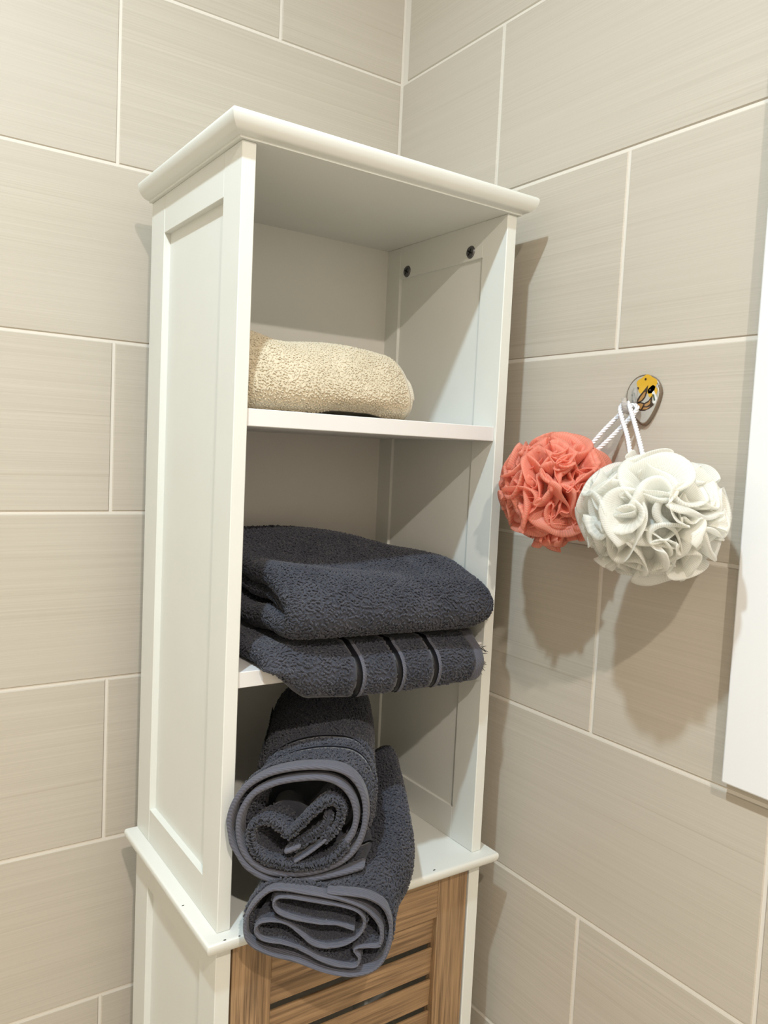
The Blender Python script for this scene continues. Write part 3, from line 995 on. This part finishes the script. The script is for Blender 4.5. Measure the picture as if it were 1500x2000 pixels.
flat('wing_print', [(-6, -7), (-1, -6), (4, -7), (8, -5), (11, -1), (12, 1), (11.5, -6), (14, -9), (10, -12), (5, -14), (0, -14), (-4, -11)], m_bl, 2)
flat('wing_print', [(-3.5, -7.8), (0, -7.2), (3, -8.2), (1.6, -11), (0.5, -13), (-2.5, -10.8)], m_or, 3)
flat('wing_print', [(4.5, -8.2), (8, -6.6), (10.2, -4), (10, -8), (7, -10), (4.2, -10)], m_or, 3)
flat('wing_print', [(3.5, -11), (7, -11.2), (10.5, -10.4), (6.5, -13), (2.2, -13)], m_or, 3)
flat('body_print', blob(-6, -7, 2.6, 1.7), m_bl, 3)
flat('stem_print', [(-10.5, 1), (-9.6, 1.2), (-7, -6), (-7.8, -6)], m_gr, 2)
flat('stem_print', [(-7.5, 2.5), (-6.8, 2.5), (-6, -6), (-6.6, -6)], m_gr, 2)
for (cx, cz, r) in ((-4, 6.5, 1.2), (3.5, 14.5, 1.1), (9, 4.5, 1.0)):
    flat('dot_print', blob(cx, cz, r, r, 12), m_bl, 3)

def tube_mesh(paths, rad, n=8, taper=None):
    v = []; f = []
    for P in paths:
        P = np.asarray(P, float)
        b0 = len(v)
        Tn = np.gradient(P, axis=0)
        Tn /= np.linalg.norm(Tn, axis=1)[:, None]
        up = np.array([0.31, 0.52, 0.79])
        for i, (c, t) in enumerate(zip(P, Tn)):
            s1 = np.cross(t, up); s1 /= np.linalg.norm(s1)
            s2 = np.cross(t, s1)
            for k in range(n):
                a = 2 * math.pi * k / n
                v.append(c + rad * (s1 * math.cos(a) + s2 * math.sin(a)))
        for i in range(len(P) - 1):
            for k in range(n):
                f.append((b0 + i * n + k, b0 + i * n + (k + 1) % n, b0 + (i + 1) * n + (k + 1) % n, b0 + (i + 1) * n + k))
        f.append(tuple(b0 + k for k in range(n))[::-1])
        f.append(tuple(b0 + (len(P) - 1) * n + k for k in range(n)))
    return v, f

# clear J hook on the plate's lower left
jp, _ = catmull([(-0.0055, -0.4450, 1.3860), (-0.0062, -0.4452, 1.3760), (-0.0074, -0.4455, 1.3665), (-0.0125, -0.4460, 1.3625), (-0.0195, -0.4462, 1.3630), (-0.0230, -0.4463, 1.3680), (-0.0233, -0.4462, 1.3750)], 0.0008)
v, f = tube_mesh([jp - np.array([0, HK.y, 1.352])], 0.0026, 12)
place('hook_arm', pymesh('hook_arm', v, f), m_cl, (0, HK.y, 1.352), hook, True)

def braid(path, r_braid, r_strand, pitch):
    P, s = catmull(path, 0.0009)
    Tn = np.gradient(P, axis=0)
    Tn /= np.linalg.norm(Tn, axis=1)[:, None]
    up = np.array([0.9, 0.2, 0.1])
    s1 = np.cross(Tn, up); s1 /= np.linalg.norm(s1, axis=1)[:, None]
    s2 = np.cross(Tn, s1)
    out = []
    for k in range(3):
        ph = 2 * math.pi * s / pitch + 2 * math.pi * k / 3
        out.append(P + r_braid * (s1 * np.cos(ph)[:, None] + s2 * np.sin(ph)[:, None]))
    return out

def loofah(name, ctr, R, sq, mat, label, cords, seed, nfin, plane=None, fr=(3, 6, 7, 11, 1.0)):
    rng = np.random.default_rng(seed)
    ctr = np.array(ctr)
    t = empty(name, tuple(ctr - np.array([0, 0, R])), label, 'loofah', 'mesh bath loofahs')
    V = []; Q = []; UV = []
    off = 0
    for k in range(nfin):
        # a fin: a wandering closed curve on the ball, pulled into the centre, with a rolled rim
        i_ = k + 0.5
        ph = math.acos(1 - 2 * i_ / nfin / 1.0 * 0.5)
        th = math.pi * (1 + 5 ** 0.5) * i_
        ax = np.array([math.cos(th) * math.sin(ph), math.sin(th) * math.sin(ph), math.cos(ph)])
        e1 = np.cross(ax, [0.3, 0.8, 0.5]); e1 /= np.linalg.norm(e1)
        e2 = np.cross(ax, e1)
        n = 300
        a = np.linspace(0, 2 * math.pi, n, endpoint=False)
        f1, f2, f3 = rng.integers(fr[0], fr[1]), rng.integers(fr[2], fr[3]), rng.integers(2, 5)
        p1, p2, p3, p4, p5 = rng.random(5) * 6.283
        lat = 0.26 * np.sin(f1 * a + p1) + 0.20 * np.sin(f2 * a + p2) + 0.04 * fr[4] * np.sin(19 * a + p5) + rng.uniform(-0.35, 0.35)
        aw = a + 0.15 * np.sin(f1 * a + p3) + 0.06 * np.sin(f2 * a + p4)
        dirs = (np.cos(aw)[:, None] * e1 + np.sin(aw)[:, None] * e2) * np.cos(lat)[:, None] + ax * np.sin(lat)[:, None]
        tang = np.roll(dirs, -1, 0) - np.roll(dirs, 1, 0)
        tang /= np.linalg.norm(tang, axis=1)[:, None]
        nor = np.cross(dirs, tang)
        rad = R * (0.97 + 0.09 * np.sin(f3 * a + p4) + 0.05 * np.sin(f2 * a + p1) + 0.025 * fr[4] * np.sin(17 * a + p2))
        wid = R * np.clip(0.035 + 0.025 * np.sin((f1 + 1) * a + p2) + 0.012 * np.sin(11 * a + p3), 0.008, 0.2)
        lean = R * (0.30 * np.sin((f1 + 1) * a + p5) + 0.10 * np.sin((f2 + 3) * a + p3))
        prof = [(0.25, 0.05), (0.45, 0.30), (0.62, 0.70), (0.76, 1.0), (0.86, 1.0), (0.93, 0.85), (0.980, 0.70), (1.0, 0.0),
                (0.985, -0.70), (0.94, -0.85), (0.87, -1.0), (0.77, -1.0), (0.63, -0.70), (0.46, -0.30), (0.25, -0.05)]
        ring = []
        for (pr, pw) in prof:
            wob = 1 + 0.012 * np.sin(23 * a + pr * 9 + p1) * (1 - pr)
            ring.append(dirs * (rad * pr * wob)[:, None] + nor * (wid * pw + lean * max(0.0, pr - 0.35) ** 1.6 * 2)[:, None])
        P = np.stack(ring, 1)            # n x m x 3
        m = len(prof)
        P = P * np.array(sq)
        V.append(P.reshape(-1, 3))
        i = np.arange(n)[:, None]; j = np.arange(m - 1)[None]
        i2 = (i + 1) % n
        Q.append((np.stack([i * m + j, i2 * m + j, i2 * m + j + 1, i * m + j + 1], -1) + off).reshape(-1, 4))
        uu = np.repeat((a / 6.283 * 150)[:, None], m, 1); vv = np.repeat(np.linspace(0, 24, m)[None], n, 0)
        UV.append(np.stack([uu, vv], -1).reshape(-1, 2))
        off += n * m
    # gathered core
    nu, nv = 48, 24
    aa, bb = np.meshgrid(np.linspace(0, 2 * math.pi, nu, endpoint=False), np.linspace(0.02, math.pi - 0.02, nv), indexing='ij')
    rr_ = R * 0.70 * (1 + 0.05 * np.sin(7 * aa + 3 * bb) + 0.05 * np.sin(9 * bb - 4 * aa))
    P = np.stack([rr_ * np.sin(bb) * np.cos(aa), rr_ * np.sin(bb) * np.sin(aa), rr_ * np.cos(bb)], -1) * np.array(sq)
    V.append(P.reshape(-1, 3))
    i = np.arange(nu)[:, None]; j = np.arange(nv - 1)[None]; i2 = (i + 1) % nu
    Q.append((np.stack([i * nv + j, i * nv + j + 1, i2 * nv + j + 1, i2 * nv + j], -1) + off).reshape(-1, 4))
    UV.append(np.stack([aa * 12, bb * 12], -1).reshape(-1, 2))
    V = np.vstack(V); Q = np.vstack(Q); UV = np.vstack(UV)
    # the two balls press against each other along a plane
    if plane is not None:
        pn_, pc_ = np.array(plane[0]), plane[1]
        dist = (V + ctr) @ pn_ - pc_
        V = V + pn_ * np.where(dist < 0.006, -(dist - 0.006) * 0.88, 0)[:, None] * 1.0
        dist = (V + ctr) @ pn_ - pc_
        V = V + pn_ * np.where(dist < 0.0005, 0.0005 - dist, 0)[:, None]
    # keep everything on the room side of the tiles
    lim = -0.004 - ctr[0]
    V[:, 0] = np.where(V[:, 0] > lim - 0.01, np.minimum(V[:, 0] * 0.6 + (lim - 0.01) * 0.4, lim), V[:, 0])
    me = npmesh('netting', V + np.array([0, 0, R]), Q)
    uvl = me.uv_layers.new(name='UVMap')
    li = np.zeros(len(me.loops), np.int32)
    me.loops.foreach_get('vertex_index', li)
    uvl.data.foreach_set('uv', UV[li].astype(np.float32).ravel())
    place('netting', me, mat, tuple(ctr - np.array([0, 0, R])), t)
    strands = []
    for c in cords:
        strands += braid(c, 0.00125, 0.0012, 0.011)
    base = ctr - np.array([0, 0, R])
    v, f = tube_mesh([s - base for s in strands], 0.00125, 6)
    place('cord', pymesh('cord', v, f), M['cord'], tuple(base), t, True)
    return t

CORAL = (-0.060, -0.399, 1.280)
IVORY = (-0.076, -0.529, 1.266)
_d = np.array(CORAL) - np.array(IVORY)
_d /= np.linalg.norm(_d)
_c = float(_d @ (np.array(IVORY) + _d * 0.066))
loofah('loofah', CORAL, 0.0545, (0.95, 1.0, 1.0), M['net_coral'], 'coral pink mesh bath loofah hanging beside the cabinet',
       [[(-0.045, -0.412, 1.312), (-0.030, -0.426, 1.340), (-0.0136, -0.4390, 1.3635), (-0.0120, -0.4462, 1.3688), (-0.0124, -0.4532, 1.3640), (-0.030, -0.4410, 1.338), (-0.046, -0.420, 1.310)]], 3, 17, (_d, _c))
loofah('loofah', IVORY, 0.0565, (0.98, 1.04, 0.97), M['net_white'], 'ivory white mesh bath loofah hanging in front of the coral one',
       [[(-0.056, -0.487, 1.309), (-0.038, -0.4655, 1.336), (-0.0222, -0.4412, 1.3640), (-0.0178, -0.4462, 1.3705), (-0.0200, -0.4515, 1.3655), (-0.037, -0.477, 1.337), (-0.055, -0.501, 1.310)]], 8, 14, (-_d, -_c), (2, 4, 5, 8, 0.35))

# ------------------------------------------------------------------ white panel on the right wall
pn = empty('wall_panel', (-0.0008, -0.76, 1.0330), 'flat glossy white panel mounted on the tiled wall right of the loofahs', 'panel')
box('front_board', (-0.0140, -0.94, 1.0330), (-0.0050, -0.5740, 1.80), M['panel'], pn, 0.0015, 2, False)
box('back_frame', (-0.0050, -0.925, 1.045), (-0.0004, -0.590, 1.79), M['panel'], pn, 0.001)
